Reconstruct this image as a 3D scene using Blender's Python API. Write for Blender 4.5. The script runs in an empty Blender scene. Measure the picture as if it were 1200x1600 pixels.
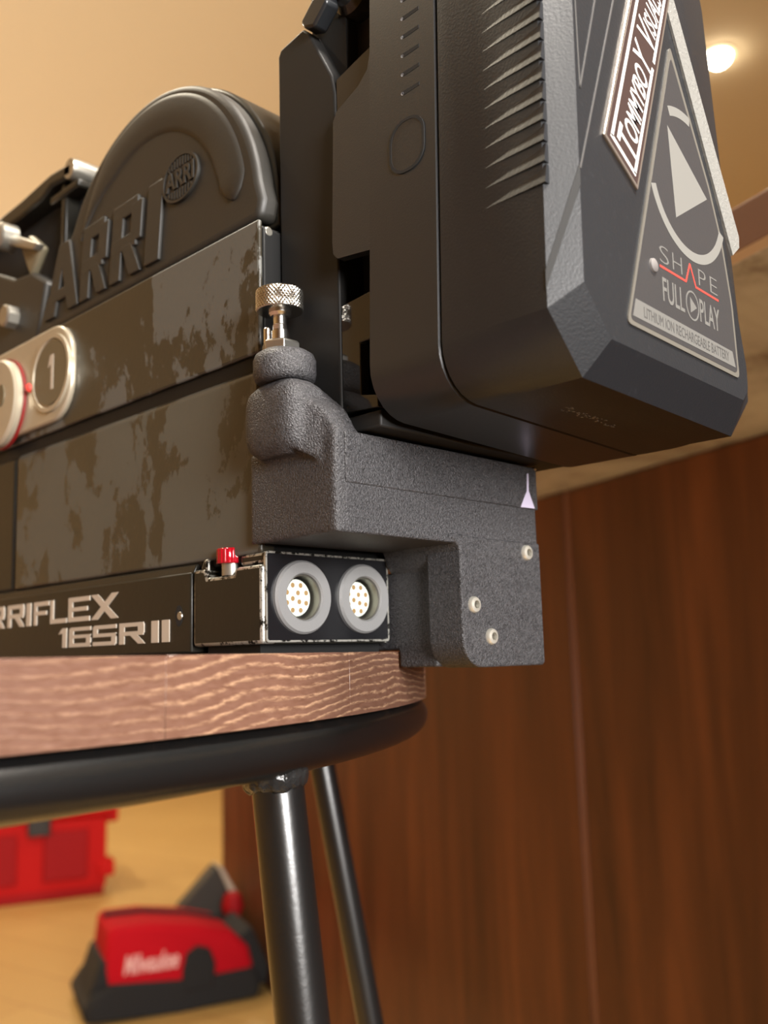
import bpy, bmesh, math, random
from mathutils import Vector, Matrix

random.seed(7)
S = 0.001                      # everything below is written in millimetres
scn = bpy.context.scene
COL = scn.collection

# ------------------------------------------------------------------ camera
CAM = Vector((-167.91, -211.39, -4.25))
cd = bpy.data.cameras.new('camera')
cam = bpy.data.objects.new('camera', cd)
COL.objects.link(cam)
AX = ((0.70015082, -0.08722561, -0.70864696),      # world X, Y, Z written in the camera's axes
      (-0.71344726, -0.12433711, -0.68958922),
      (-0.02796128, 0.98839869, -0.1492856))
cam.matrix_world = Matrix.Translation(CAM * S) @ Matrix(AX).to_4x4()
cd.sensor_width = 36
cd.sensor_fit = 'AUTO'
cd.lens = 36 * 1503 / 1600
cd.clip_start = 0.01
cd.clip_end = 60
cd.dof.use_dof = True
cd.dof.focus_distance = 0.262
cd.dof.aperture_fstop = cd.lens / 2.7
scn.camera = cam

# ------------------------------------------------------------------ world, light, exposure
w = bpy.data.worlds.new('world')
scn.world = w
w.use_nodes = True
w.node_tree.nodes['Background'].inputs[0].default_value = (0.9, 0.78, 0.6, 1)
w.node_tree.nodes['Background'].inputs[1].default_value = 0.05
vs = scn.view_settings
vs.view_transform = 'Standard'
vs.look = 'None'
vs.gamma = 1
vs.use_curve_mapping = False
vs.exposure = 0.0
scn.cycles.use_denoising = True
scn.cycles.max_bounces = 6

# room frame: x runs away from the bar (v), y runs along the bar (u), origin below the camera
ROT = math.atan2(-0.36597778, 0.93062359)
VX, UX = Vector((0.93062359, -0.36597778, 0)), Vector((0.36597778, 0.93062359, 0))


def room(x, y, z):
    return Vector((CAM.x, CAM.y, 0)) + VX * x + UX * y + Vector((0, 0, z))


def area_light(name, loc, aim, size, power, col, shape='SQUARE', size_y=None):
    l = bpy.data.lights.new(name, 'AREA')
    l.shape = shape
    l.size = size
    if size_y:
        l.size_y = size_y
    l.energy = power
    l.color = col
    o = bpy.data.objects.new(name, l)
    o.location = Vector(loc) * S
    o.rotation_euler = (Vector(aim) - Vector(loc)).to_track_quat('-Z', 'Y').to_euler()
    COL.objects.link(o)
    return o


# lamp in the room behind the camera, low; then two unseen warm fills added to brighten the ceiling
key = area_light('key_lamp', (-480, -2020, 360), (40, -30, 60), 0.8, 23, (1.0, 0.97, 0.94))
key.data.spread = math.radians(70)
for ux, uy, pw in ((-1300, 1700, 21), (-300, 4300, 15)):
    up = area_light('ceiling_fill', room(ux, uy, -560), room(ux + 200, uy + 100, 1750), 0.9, pw, (1.0, 0.91, 0.74))
    up.data.spread = math.radians(130)
# ceiling spot behind the camera aimed at the stool
spot = area_light('ceiling_spot', room(480, -500, 1700), (-40, 0, -20), 0.4, 14, (1.0, 0.93, 0.84))
spot.data.spread = math.radians(50)
DOWNLIGHTS_AND_FILL = ((2039, 1988), (-300, 3300), (900, 4600), (-900, 5200), (-350, 1300))  # last entry is an unseen fill, added to bounce light under the countertop
DOWN_POWER = 20

# ------------------------------------------------------------------ material helpers


def lin(c):
    c = c / 255.0
    return c / 12.92 if c <= 0.04045 else ((c + 0.055) / 1.055) ** 2.4


def rgb(r, g, b):
    return (lin(r), lin(g), lin(b), 1)


class Mat:
    def __init__(self, name, col, rough=0.5, metal=0.0, spec=0.5):
        self.m = bpy.data.materials.new(name)
        self.m.use_nodes = True
        self.t = self.m.node_tree
        self.b = self.t.nodes['Principled BSDF']
        self.b.inputs['Base Color'].default_value = col
        self.b.inputs['Roughness'].default_value = rough
        self.b.inputs['Metallic'].default_value = metal
        self.b.inputs['Specular IOR Level'].default_value = spec

    def n(self, kind, **kw):
        x = self.t.nodes.new(kind)
        for k, v in kw.items():
            if k in ('loc',):
                continue
            setattr(x, k, v)
        return x

    def coords(self, scale=(1, 1, 1), rot=(0, 0, 0)):
        c = self.n('ShaderNodeTexCoord')
        mp = self.n('ShaderNodeMapping')
        mp.inputs['Scale'].default_value = scale
        mp.inputs['Rotation'].default_value = rot
        self.t.links.new(c.outputs['Object'], mp.inputs[0])
        return mp.outputs[0]

    def noise(self, vec, scale, detail=4, rough=0.5, dist=0.0):
        x = self.n('ShaderNodeTexNoise')
        x.inputs['Scale'].default_value = scale
        x.inputs['Detail'].default_value = detail
        x.inputs['Roughness'].default_value = rough
        x.inputs['Distortion'].default_value = dist
        self.t.links.new(vec, x.inputs['Vector'])
        return x.outputs['Fac']

    def ramp(self, fac, stops, interp='LINEAR'):
        r = self.n('ShaderNodeValToRGB')
        r.color_ramp.interpolation = interp
        e = r.color_ramp.elements
        while len(e) < len(stops):
            e.new(0.5)
        for i, (p, c) in enumerate(stops):
            e[i].position = p
            e[i].color = c if len(c) == 4 else (*c, 1)
        self.t.links.new(fac, r.inputs[0])
        return r.outputs[0]

    def mix(self, fac, a, b):
        x = self.n('ShaderNodeMix')
        x.data_type = 'RGBA'
        L = self.t.links
        for sock, v in ((x.inputs[0], fac), (x.inputs[6], a), (x.inputs[7], b)):
            if hasattr(v, 'is_output'):
                L.new(v, sock)
            else:
                sock.default_value = v
        return x.outputs[2]

    def color(self, sock):
        self.t.links.new(sock, self.b.inputs['Base Color'])

    def roughness(self, sock):
        self.t.links.new(sock, self.b.inputs['Roughness'])

    def bump(self, sock, dist=0.0002, strength=0.5):
        x = self.n('ShaderNodeBump')
        x.inputs['Distance'].default_value = dist
        x.inputs['Strength'].default_value = strength
        self.t.links.new(sock, x.inputs['Height'])
        self.t.links.new(x.outputs[0], self.b.inputs['Normal'])

    def emit(self, col, power):
        self.b.inputs['Emission Color'].default_value = col
        self.b.inputs['Emission Strength'].default_value = power


def g(v):
    return (v, v, v, 1)


M = {}


def simple(key, col, rough=0.5, metal=0.0, bump=None, spec=0.5):
    m = Mat(key, col, rough, metal, spec)
    if bump:
        sc, d, st = bump
        m.bump(m.noise(m.coords(), sc, 3, 0.6), d, st)
    M[key] = m.m
    return m


# sintered nylon: fine sparkling grain
m = Mat('sintered_nylon', (0.03, 0.029, 0.031, 1), 0.4, 0.0, 0.4)
v = m.coords()
gr = m.noise(v, 2100, 2, 0.6)
m.color(m.ramp(m.noise(v, 1500, 2, 0.7), ((0.32, (0.014, 0.0135, 0.0145, 1)), (0.72, (0.07, 0.068, 0.072, 1)))))
m.bump(gr, 0.0006, 0.9)
M['nylon'] = m.m

m = Mat('battery_plastic', (0.02, 0.02, 0.021, 1), 0.4, 0.0, 0.4)
v = m.coords()
m.color(m.ramp(m.noise(v, 420, 6, 0.75), ((0.60, (0.0115, 0.0125, 0.0145, 1)), (0.73, (0.020, 0.0215, 0.024, 1)), (0.80, (0.12, 0.12, 0.12, 1)))))
m.bump(m.noise(v, 1400, 2, 0.6), 0.0002, 0.28)
M['battery'] = m.m

m = Mat('battery_base_plastic', (0.017, 0.017, 0.017, 1), 0.3)
v = m.coords()
m.color(m.ramp(m.noise(v, 300, 5, 0.7), ((0.70, (0.013, 0.0145, 0.0165, 1)), (0.80, (0.05, 0.05, 0.05, 1)))))
m.bump(m.noise(v, 1800, 2, 0.6), 0.00012, 0.2)
M['battery_base'] = m.m

simple('mount_matte', (0.013, 0.0125, 0.012, 1), 0.55, 0.0, (1500, 0.0001, 0.15), 0.25)
simple('mount_gloss', (0.016, 0.0155, 0.015, 1), 0.07)
simple('black_void', (0.004, 0.004, 0.004, 1), 0.8)
simple('lid_rubber', rgb(37, 35, 31), 0.52, bump=(900, 0.0002, 0.2))
simple('black_rubber', (0.012, 0.012, 0.012, 1), 0.6)
simple('groove_black', (0.006, 0.006, 0.006, 1), 0.55, 0.0, None, 0.2)


def worn_paint(key, light, dark, wear, lo, hi, seed):
    m = Mat(key, light, 0.42)
    v = m.coords((1, 1, 0.62))
    big = m.noise(v, 26, 9, 0.62, 0.4)
    add = m.n('ShaderNodeMath', operation='ADD')
    mul = m.n('ShaderNodeMath', operation='MULTIPLY')
    sp = m.noise(v, 150, 5, 0.7)
    m.t.links.new(sp, mul.inputs[0])
    mul.inputs[1].default_value = 0.35
    m.t.links.new(big, add.inputs[0])
    m.t.links.new(mul.outputs[0], add.inputs[1])
    f = m.ramp(add.outputs[0], ((lo, g(0)), (hi, g(1))))
    m.color(m.mix(f, light, dark))
    m.roughness(m.ramp(f, ((0, g(0.46)), (1, g(0.3)))))
    m.bump(m.noise(v, 700, 3, 0.6), 0.00012, 0.25)
    M[key] = m.m


worn_paint('worn_panel', rgb(82, 82, 78), rgb(43, 39, 31), None, 0.655, 0.675, 1)
worn_paint('worn_door', rgb(74, 73, 66), rgb(45, 41, 32), None, 0.665, 0.685, 2)
m = Mat('base_paint', rgb(38, 35, 29), 0.36, 0.0, 0.3)
v = m.coords()
m.color(m.ramp(m.noise(v, 240, 5, 0.7), ((0.68, rgb(27, 25, 20)), (0.73, rgb(84, 80, 70)))))
m.bump(m.noise(v, 300, 4, 0.6), 0.0002, 0.25)
M['base_paint'] = m.m
m = Mat('connector_paint', (0.006, 0.006, 0.007, 1), 0.24)
v = m.coords()
m.color(m.ramp(m.noise(v, 330, 5, 0.72), ((0.70, (0.006, 0.006, 0.007, 1)), (0.74, rgb(120, 118, 112)))))
m.bump(m.noise(v, 500, 3, 0.6), 0.00015, 0.2)
M['connector_paint'] = m.m
m = Mat('bare_edge_metal', rgb(150, 148, 140), 0.35, 0.7)
v = m.coords()
f = m.ramp(m.noise(v, 420, 5, 0.75), ((0.50, g(0)), (0.58, g(1))))
m.color(m.mix(f, rgb(172, 170, 162), rgb(26, 24, 20)))
M['bare_edge'] = m.m
simple('satin_steel', rgb(216, 214, 210), 0.2, 1.0)
simple('knurled_steel', rgb(188, 184, 176), 0.22, 1.0)
simple('nut_steel', rgb(205, 203, 196), 0.3, 1.0)
simple('screw_steel', rgb(200, 196, 184), 0.32, 0.6)
m = simple('ring_aluminium', rgb(138, 138, 138), 0.45, 0.5, bump=(1600, 0.00015, 0.4))
simple('bore_metal', rgb(120, 117, 108), 0.3, 0.8)
simple('insert_white', rgb(198, 204, 192), 0.4)
simple('pin_gold', rgb(138, 112, 74), 0.5, 0.2)
simple('letter_metal', rgb(188, 178, 164), 0.45, 0.25)
simple('dial_silver', rgb(172, 162, 142), 0.32, 0.45)
simple('dial_disc', rgb(92, 82, 62), 0.4)
simple('dial_red', rgb(112, 14, 12), 0.5)
simple('index_red', rgb(228, 70, 62), 0.4)
m = Mat('red_plastic', rgb(176, 10, 30), 0.1)
m.b.inputs['Transmission Weight'].default_value = 0.35
M['red_plastic'] = m.m
simple('dull_silver', rgb(160, 156, 146), 0.35, 0.85)
simple('olive_metal', rgb(110, 102, 82), 0.4, 0.3)
simple('label_face', (0.028, 0.027, 0.028, 1), 0.4, bump=(1500, 0.0001, 0.2))
simple('label_rim', rgb(104, 101, 94), 0.4, 0.4)
simple('label_grey', rgb(106, 105, 101), 0.5, 0.15)
simple('label_dim', rgb(90, 89, 86), 0.5, 0.1)
simple('label_red', rgb(176, 52, 44), 0.5)
simple('bar_ink', rgb(58, 57, 56), 0.5)
simple('sticker_dark', rgb(62, 50, 48), 0.22, 0.2)
simple('sticker_foil', rgb(170, 160, 150), 0.25, 0.8)
simple('sticker_white', rgb(186, 183, 180), 0.35, 0.0)
m = Mat('lit_facet_strip', rgb(150, 150, 146), 0.34, 0.5)  # pale metal colour stands in for light caught by a black facet
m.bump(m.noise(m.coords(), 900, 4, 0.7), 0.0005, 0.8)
M['lit_facet_strip'] = m.m
simple('line_grey', rgb(74, 73, 72), 0.4)
simple('pale_mark', rgb(182, 174, 196), 0.7)
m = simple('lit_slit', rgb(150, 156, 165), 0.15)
simple('scuff', rgb(96, 92, 90), 0.6)

# stool
m = Mat('stool_wood', rgb(120, 66, 44), 0.36)
v = m.coords((1.0, 1.0, 1.0))
arcn = m.noise(m.coords((9, 9, 14)), 1.0, 2, 0.5)
sep = m.n('ShaderNodeSeparateXYZ')
m.t.links.new(v, sep.inputs[0])
ma = m.n('ShaderNodeMath', operation='MULTIPLY_ADD')          # growth rings: height plus a slow drift
m.t.links.new(arcn, ma.inputs[0])
ma.inputs[1].default_value = 0.024
m.t.links.new(sep.outputs['Z'], ma.inputs[2])
jit = m.n('ShaderNodeMath', operation='MULTIPLY_ADD')
m.t.links.new(m.noise(m.coords((160, 160, 420)), 1.0, 3, 0.7), jit.inputs[0])
jit.inputs[1].default_value = 0.0016
m.t.links.new(ma.outputs[0], jit.inputs[2])
rings = m.n('ShaderNodeMath', operation='MULTIPLY')
m.t.links.new(jit.outputs[0], rings.inputs[0])
rings.inputs[1].default_value = 500
fr = m.n('ShaderNodeMath', operation='FRACT')
m.t.links.new(rings.outputs[0], fr.inputs[0])
fine = m.noise(m.coords((240, 240, 1300)), 1.0, 3, 0.75)
big = m.noise(m.coords((1, 1, 1)), 13, 3, 0.5)
mulw = m.n('ShaderNodeMath', operation='MULTIPLY')
m.t.links.new(m.ramp(fr.outputs[0], ((0.50, g(0)), (0.78, g(1)), (0.98, g(0)))), mulw.inputs[0])
m.t.links.new(m.ramp(fine, ((0.34, g(0)), (0.62, g(1)))), mulw.inputs[1])
mul2 = m.n('ShaderNodeMath', operation='MULTIPLY')
m.t.links.new(mulw.outputs[0], mul2.inputs[0])
m.t.links.new(m.ramp(big, ((0.36, g(0.12)), (0.60, g(0.9)))), mul2.inputs[1])
base_ = m.ramp(fine, ((0.2, rgb(78, 53, 41)), (0.8, rgb(98, 72, 60))))
oi = m.n('ShaderNodeObjectInfo')
base_ = m.mix(m.ramp(oi.outputs['Random'], ((0.0, g(0)), (1.0, g(0.35)))), base_, rgb(74, 42, 30))
m.color(m.mix(mul2.outputs[0], base_, rgb(164, 132, 104)))
m.roughness(m.ramp(fine, ((0.3, g(0.28)), (0.7, g(0.42)))))
m.bump(mulw.outputs[0], 0.0003, 0.35)
M['stool_wood'] = m.m
m = Mat('black_tube', (0.004, 0.0042, 0.0042, 1), 0.25, 0.0, 0.9)
v = m.coords()
m.color(m.ramp(m.noise(v, 260, 6, 0.75), ((0.76, (0.004, 0.0042, 0.0042, 1)), (0.80, (0.2, 0.2, 0.19, 1)))))
m.bump(m.noise(v, 600, 3, 0.6), 0.00015, 0.2)
M['black_tube'] = m.m
simple('weld', (0.02, 0.02, 0.02, 1), 0.14, 0.4, bump=(220, 0.002, 0.7))

# room
m = Mat('floor_wood', rgb(196, 152, 96), 0.45)
v = m.coords((1, 1, 1))
br = m.n('ShaderNodeTexBrick')
br.inputs['Scale'].default_value = 1
br.inputs['Brick Width'].default_value = 1.3
br.inputs['Row Height'].default_value = 0.16
br.inputs['Mortar Size'].default_value = 0.003
br.inputs['Color1'].default_value = rgb(198, 162, 98)
br.inputs['Color2'].default_value = rgb(186, 148, 86)
br.inputs['Mortar'].default_value = rgb(150, 108, 62)
m.t.links.new(m.coords((1, 1, 1), (0, 0, math.radians(58))), br.inputs['Vector'])
m.color(m.mix(m.noise(v, 3, 4, 0.6), br.outputs[0], rgb(184, 148, 90)))
M['floor_wood'] = m.m
m = Mat('ceiling_paint', rgb(224, 208, 180), 0.85)
m.bump(m.noise(m.coords(), 14, 5, 0.6), 0.003, 0.15)
M['ceiling_paint'] = m.m
simple('wall_paint', rgb(220, 196, 156), 0.85)
m = Mat('panel_wood', rgb(92, 52, 30), 0.5, 0.0, 0.3)
gn = m.noise(m.coords((7, 7, 0.55)), 3.0, 7, 0.62, 0.5)
m.color(m.ramp(gn, ((0.30, rgb(66, 36, 19)), (0.50, rgb(90, 51, 29)), (0.72, rgb(116, 68, 40)))))
M['panel_wood'] = m.m
simple('panel_edge_highlight', rgb(126, 80, 58), 0.4)
m = Mat('granite', rgb(120, 104, 84), 0.22)
v = m.coords()
m.color(m.ramp(m.noise(v, 6, 7, 0.65, 0.6), ((0.34, rgb(120, 108, 98)), (0.48, rgb(200, 200, 200)), (0.66, rgb(226, 228, 228)))))
M['granite'] = m.m
m = Mat('granite_edge', rgb(112, 78, 66), 0.3)
M['granite_edge'] = m.m
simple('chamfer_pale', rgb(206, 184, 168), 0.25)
m = Mat('lamp_glow', rgb(255, 240, 210), 0.5)
m.emit((1.0, 0.86, 0.62, 1), 40)
M['lamp_glow'] = m.m
simple('lamp_trim', rgb(222, 206, 176), 0.5)
simple('crate_red', rgb(196, 16, 16), 0.6, 0.0, None, 0.2)
simple('crate_red_dark', rgb(160, 18, 24), 0.6, 0.0, None, 0.2)
simple('crate_black', rgb(34, 30, 26), 0.5)
simple('bag_red', rgb(176, 10, 26), 0.8, 0.0, (160, 0.002, 0.3), 0.15)
simple('bag_black', rgb(20, 20, 22), 0.85)
simple('bag_logo', rgb(226, 170, 166), 0.7)
simple('case_grey', rgb(190, 180, 160), 0.5)
simple('case_dark', rgb(52, 48, 40), 0.6)

# ------------------------------------------------------------------ mesh helpers


class MB:
    """collects shapes (in mm) for ONE mesh object"""

    def __init__(self):
        self.v, self.f, self.mi = [], [], []
        self.cur = 0

    def add(self, verts, faces):
        o = len(self.v)
        self.v += [tuple(p) for p in verts]
        self.f += [tuple(i + o for i in f) for f in faces]
        self.mi += [self.cur] * len(faces)
        return self

    def box(self, x0, x1, y0, y1, z0, z1):
        vs_ = [(x, y, z) for x in (x0, x1) for y in (y0, y1) for z in (z0, z1)]
        return self.add(vs_, [(0, 1, 3, 2), (4, 6, 7, 5), (0, 4, 5, 1), (2, 3, 7, 6), (0, 2, 6, 4), (1, 5, 7, 3)])

    def prism(self, poly, axis, a, b):
        """poly in the two other axes (XY for Z, YZ for X, XZ for Y)"""
        n = len(poly)

        def P(p, t):
            return {'X': (t, p[0], p[1]), 'Y': (p[0], t, p[1]), 'Z': (p[0], p[1], t)}[axis]
        vs_ = [P(p, a) for p in poly] + [P(p, b) for p in poly]
        fs = [tuple(range(n)), tuple(range(2 * n - 1, n - 1, -1))]
        fs += [(i, (i + 1) % n, n + (i + 1) % n, n + i) for i in range(n)]
        return self.add(vs_, fs)

    def lathe(self, prof, c, axis='Z', seg=48, close=True):
        """prof: list of (radius, height along axis) from one end to the other"""
        vs_, fs = [], []
        for r, h in prof:
            for k in range(seg):
                t = 2 * math.pi * k / seg
                a, b = r * math.cos(t), r * math.sin(t)
                if axis == 'Z':
                    vs_.append((c[0] + a, c[1] + b, c[2] + h))
                elif axis == 'Y':
                    vs_.append((c[0] + a, c[1] + h, c[2] + b))
                else:
                    vs_.append((c[0] + h, c[1] + a, c[2] + b))
        for i in range(len(prof) - 1):
            for k in range(seg):
                k2 = (k + 1) % seg
                fs.append((i * seg + k, i * seg + k2, (i + 1) * seg + k2, (i + 1) * seg + k))
        if close:
            fs.append(tuple(range(seg)))
            n = len(prof) - 1
            fs.append(tuple(n * seg + k for k in reversed(range(seg))))
        return self.add(vs_, fs)

    def tube(self, pts, r, seg=20, closed=False):
        P = [Vector(p) for p in pts]
        n = len(P)
        vs_, fs = [], []
        up = Vector((0, 0, 1))
        for i in range(n):
            d = (P[(i + 1) % n] - P[i - 1]) if closed else (P[min(i + 1, n - 1)] - P[max(i - 1, 0)])
            d.normalize()
            a = d.cross(up)
            if a.length < 1e-3:
                a = d.cross(Vector((1, 0, 0)))
            a.normalize()
            b = a.cross(d)
            for k in range(seg):
                t = 2 * math.pi * k / seg
                vs_.append(P[i] + a * r * math.cos(t) + b * r * math.sin(t))
        m_ = n if closed else n - 1
        for i in range(m_):
            j = (i + 1) % n
            for k in range(seg):
                k2 = (k + 1) % seg
                fs.append((i * seg + k, i * seg + k2, j * seg + k2, j * seg + k))
        if not closed:
            fs.append(tuple(range(seg)))
            fs.append(tuple((n - 1) * seg + k for k in reversed(range(seg))))
        return self.add(vs_, fs)

    def loops(self, L, cap=True):
        """skin a list of loops with the same number of points"""
        n = len(L[0])
        vs_ = [p for l in L for p in l]
        fs = []
        for i in range(len(L) - 1):
            for k in range(n):
                k2 = (k + 1) % n
                fs.append((i * n + k, i * n + k2, (i + 1) * n + k2, (i + 1) * n + k))
        if cap:
            fs.append(tuple(range(n)))
            fs.append(tuple((len(L) - 1) * n + k for k in reversed(range(n))))
        return self.add(vs_, fs)


ORG = {}


def build(name, mb, mat, root=None, bevel=None, smooth=35, mats=None, edge_mat=False, org=None):
    """link the collected shapes as one mesh object; org = point (mm) the mesh is relative to"""
    base = Vector(org) if org is not None else (ORG[root.name] if root is not None else Vector((0, 0, 0)))
    me = bpy.data.meshes.new(name)
    me.from_pydata([(Vector(p) - base) * S for p in mb.v], [], mb.f)
    for x in ([mat] if not mats else mats):
        me.materials.append(M[x] if isinstance(x, str) else x)
    if mats:
        me.polygons.foreach_set('material_index', mb.mi)
    b = bmesh.new()
    b.from_mesh(me)
    bmesh.ops.recalc_face_normals(b, faces=b.faces)
    b.to_mesh(me)
    b.free()
    if smooth:
        me.shade_smooth()
        me.set_sharp_from_angle(angle=math.radians(smooth))
    o = bpy.data.objects.new(name, me)
    COL.objects.link(o)
    if root is not None:
        o.parent = root
        ORG[o.name] = base
    if bevel:
        md = o.modifiers.new('bevel', 'BEVEL')
        md.width = bevel[0] * S
        md.segments = bevel[1]
        md.limit_method = 'ANGLE'
        md.angle_limit = math.radians(40)
        if edge_mat:
            me.materials.append(M[edge_mat])
            md.material = 1
    return o


def tag(o, label=None, cat=None, group=None, kind=None):
    if label:
        o['label'] = label
    if cat:
        o['category'] = cat
    if group:
        o['group'] = group
    if kind:
        o['kind'] = kind
    return o


def thing(name, label, cat, org, group=None, rot=(0, 0, 0), in_room=False):
    """an Empty at the thing's base; org in mm (scene axes, or room axes with in_room)"""
    o = bpy.data.objects.new(name, None)
    o.empty_display_size = 0.02
    COL.objects.link(o)
    loc = room(*org) if in_room else Vector(org)
    o.location = loc * S
    o.rotation_euler = (rot[0], rot[1], rot[2] + (ROT if in_room else 0))
    ORG[o.name] = Vector(org)
    return tag(o, label, cat, group)


def room_obj(name, mb, mat, org, bevel=None, **kw):
    o = build(name, mb, mat, None, bevel, org=org, **kw)
    o.location = room(*org) * S
    o.rotation_euler = (0, 0, ROT)
    return o


def copy_to(src, root, delta=(0, 0, 0), name=None):
    c = src.copy()
    COL.objects.link(c)
    c.parent = root
    c.location = src.location + Vector(delta) * S
    ORG[c.name] = ORG.get(src.name, Vector((0, 0, 0)))
    return c


def rrect(x0, x1, z0, z1, r, n=6):
    """rounded rectangle polygon; r = one radius or (bl, br, tr, tl)"""
    if not isinstance(r, (tuple, list)):
        r = (r,) * 4
    out = []
    for (cx, cz, rr, a0) in ((x0 + r[0], z0 + r[0], r[0], 180), (x1 - r[1], z0 + r[1], r[1], 270),
                             (x1 - r[2], z1 - r[2], r[2], 0), (x0 + r[3], z1 - r[3], r[3], 90)):
        for k in range(n + 1):
            a = math.radians(a0 + 90 * k / n)
            out.append((cx + rr * math.cos(a), cz + rr * math.sin(a)))
    return out


def oval(cx, cy, rx, ry, n=40):
    return [(cx + rx * math.cos(2 * math.pi * k / n), cy + ry * math.sin(2 * math.pi * k / n)) for k in range(n)]


# --- lettering
GLYPH = {}
T = 0.2


def glyphs():
    def bar(x0, x1, y0, y1):
        return [(x0, y0), (x1, y0), (x1, y1), (x0, y1)]
    ty = 0.19
    L, RU = bar(0, T, 0, 1), bar(1 - T, 1, 0.42, 1)
    top, bot, mid = bar(0, 1, 1 - ty, 1), bar(0, 1, 0, ty), bar(0, 1, 0.42, 0.42 + ty * 0.9)
    GLYPH['R'] = [L, bar(0, 0.93, 1 - ty, 1), bar(0, 0.93, 0.40, 0.40 + ty), bar(0.93 - T, 0.96, 0.5, 0.92), [(0.42, 0.42), (0.70, 0.42), (1, 0), (0.74, 0)]]
    GLYPH['F'] = [L, top, bar(0, 0.85, 0.42, 0.42 + ty * 0.9)]
    GLYPH['L'] = [L, bot]
    GLYPH['E'] = [L, top, bar(0, 0.9, 0.42, 0.42 + ty * 0.9), bot]
    GLYPH['X'] = [[(0, 0), (0.26, 0), (1, 1), (0.76, 1)], [(0, 1), (0.26, 1), (1, 0), (0.74, 0)]]
    GLYPH['I'] = [bar(0.0, 1, 0, 1)]
    GLYPH['1'] = [bar(0.5, 1, 0, 1), [(0.0, 0.70), (0.5, 0.74), (0.5, 1), (0.3, 0.9)]]
    GLYPH['6'] = [bar(0, T, 0, 0.95), bar(0.06, 1, 1 - ty, 1), bar(0, 1, 0.44, 0.44 + ty * 0.9), bot, bar(1 - T, 1, 0.05, 0.55)]
    GLYPH['A'] = [[(0, 0), (0.3, 0), (0.66, 1), (0.42, 1)], [(1, 0), (0.7, 0), (0.42, 1), (0.72, 1)], bar(0.2, 0.85, 0.2, 0.36)]
    GLYPH['r'] = [bar(0, 0.34, 0, 1), bar(0, 0.8, 0.80, 1), bar(0, 0.8, 0.36, 0.55), bar(0.62, 0.95, 0.42, 0.92), [(0.34, 0.42), (0.66, 0.42), (1, 0), (0.66, 0)]]
    GLYPH['S'] = [bar(0.05, 1, 1 - ty, 1), bar(0, T, 0.46, 0.95), mid, bar(1 - T, 1, 0.06, 0.55), bar(0, 0.95, 0, ty)]


glyphs()


def side_glyph(ch, y_left, y_right, z0, z1, x, h):
    """raised letter on a face that looks towards -X (reads towards -Y); shear-free"""
    mb = MB()
    for q, poly in enumerate(GLYPH[ch]):
        pts = [(y_left + (y_right - y_left) * p[0], z0 + (z1 - z0) * p[1]) for p in poly]
        mb.prism(pts, 'X', x - h - 0.012 * q, x + 0.1 + 0.005 * q)
    return mb


def text_mesh(txt, size, depth, offset=0.0, shear=0.0, sx=1.0, bevel=0.0):
    """built-in font outline turned into a mesh; returns verts (mm, flat XY), faces"""
    c = bpy.data.curves.new('t', 'FONT')
    c.body = txt
    c.size = size
    c.extrude = depth / 2
    c.offset = offset
    c.shear = shear
    c.bevel_depth = bevel
    c.bevel_resolution = 1
    c.resolution_u = 4
    o = bpy.data.objects.new('t', c)
    COL.objects.link(o)
    dg = bpy.context.evaluated_depsgraph_get()
    me = bpy.data.meshes.new_from_object(o.evaluated_get(dg))
    vv = [(p.co.x * sx, p.co.y, p.co.z) for p in me.vertices]
    ff = [tuple(p.vertices) for p in me.polygons]
    bpy.data.objects.remove(o)
    bpy.data.curves.remove(c)
    bpy.data.meshes.remove(me)
    return vv, ff


def placed_text(txt, box_w, box_h, depth, fn, **kw):
    """fit the text into box_w x box_h and map (tx, ty, tz) through fn"""
    vv, ff = text_mesh(txt, 10, depth, **kw)
    xs, ys = [p[0] for p in vv], [p[1] for p in vv]
    x0, x1, y0, y1 = min(xs), max(xs), min(ys), max(ys)
    mb = MB()
    mb.add([fn((p[0] - x0) / (x1 - x0) * box_w, (p[1] - y0) / (y1 - y0) * box_h, p[2]) for p in vv], ff)
    return mb


# ================================================================== ROOM
FZ, CZ = -750, 1750
X0, X1, Y0, Y1 = -2600, 4200, -3200, 6000
o = room_obj('floor', MB().box(X0, X1, Y0, Y1, FZ - 40, FZ), 'floor_wood', (0, 0, FZ)); tag(o, kind='structure')
o = room_obj('ceiling', MB().box(X0, X1, Y0, Y1, CZ, CZ + 40), 'ceiling_paint', (0, 0, CZ)); tag(o, kind='structure')
for nm, bx in (('wall_back', (X0, X1, Y1, Y1 + 60)), ('wall_front', (X0, X1, Y0 - 60, Y0)),
               ('wall_left', (X0 - 60, X0, Y0, Y1)), ('wall_right', (X1, X1 + 60, Y0, Y1))):
    o = room_obj(nm, MB().box(*bx, FZ, CZ), 'wall_paint', (0, 0, 0)); tag(o, kind='structure')
o = room_obj('baseboard_back', MB().box(X0, X1, Y1 - 14, Y1, FZ, FZ + 90), 'wall_paint', (0, Y1, FZ), (3, 2)); tag(o, kind='structure')

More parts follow.
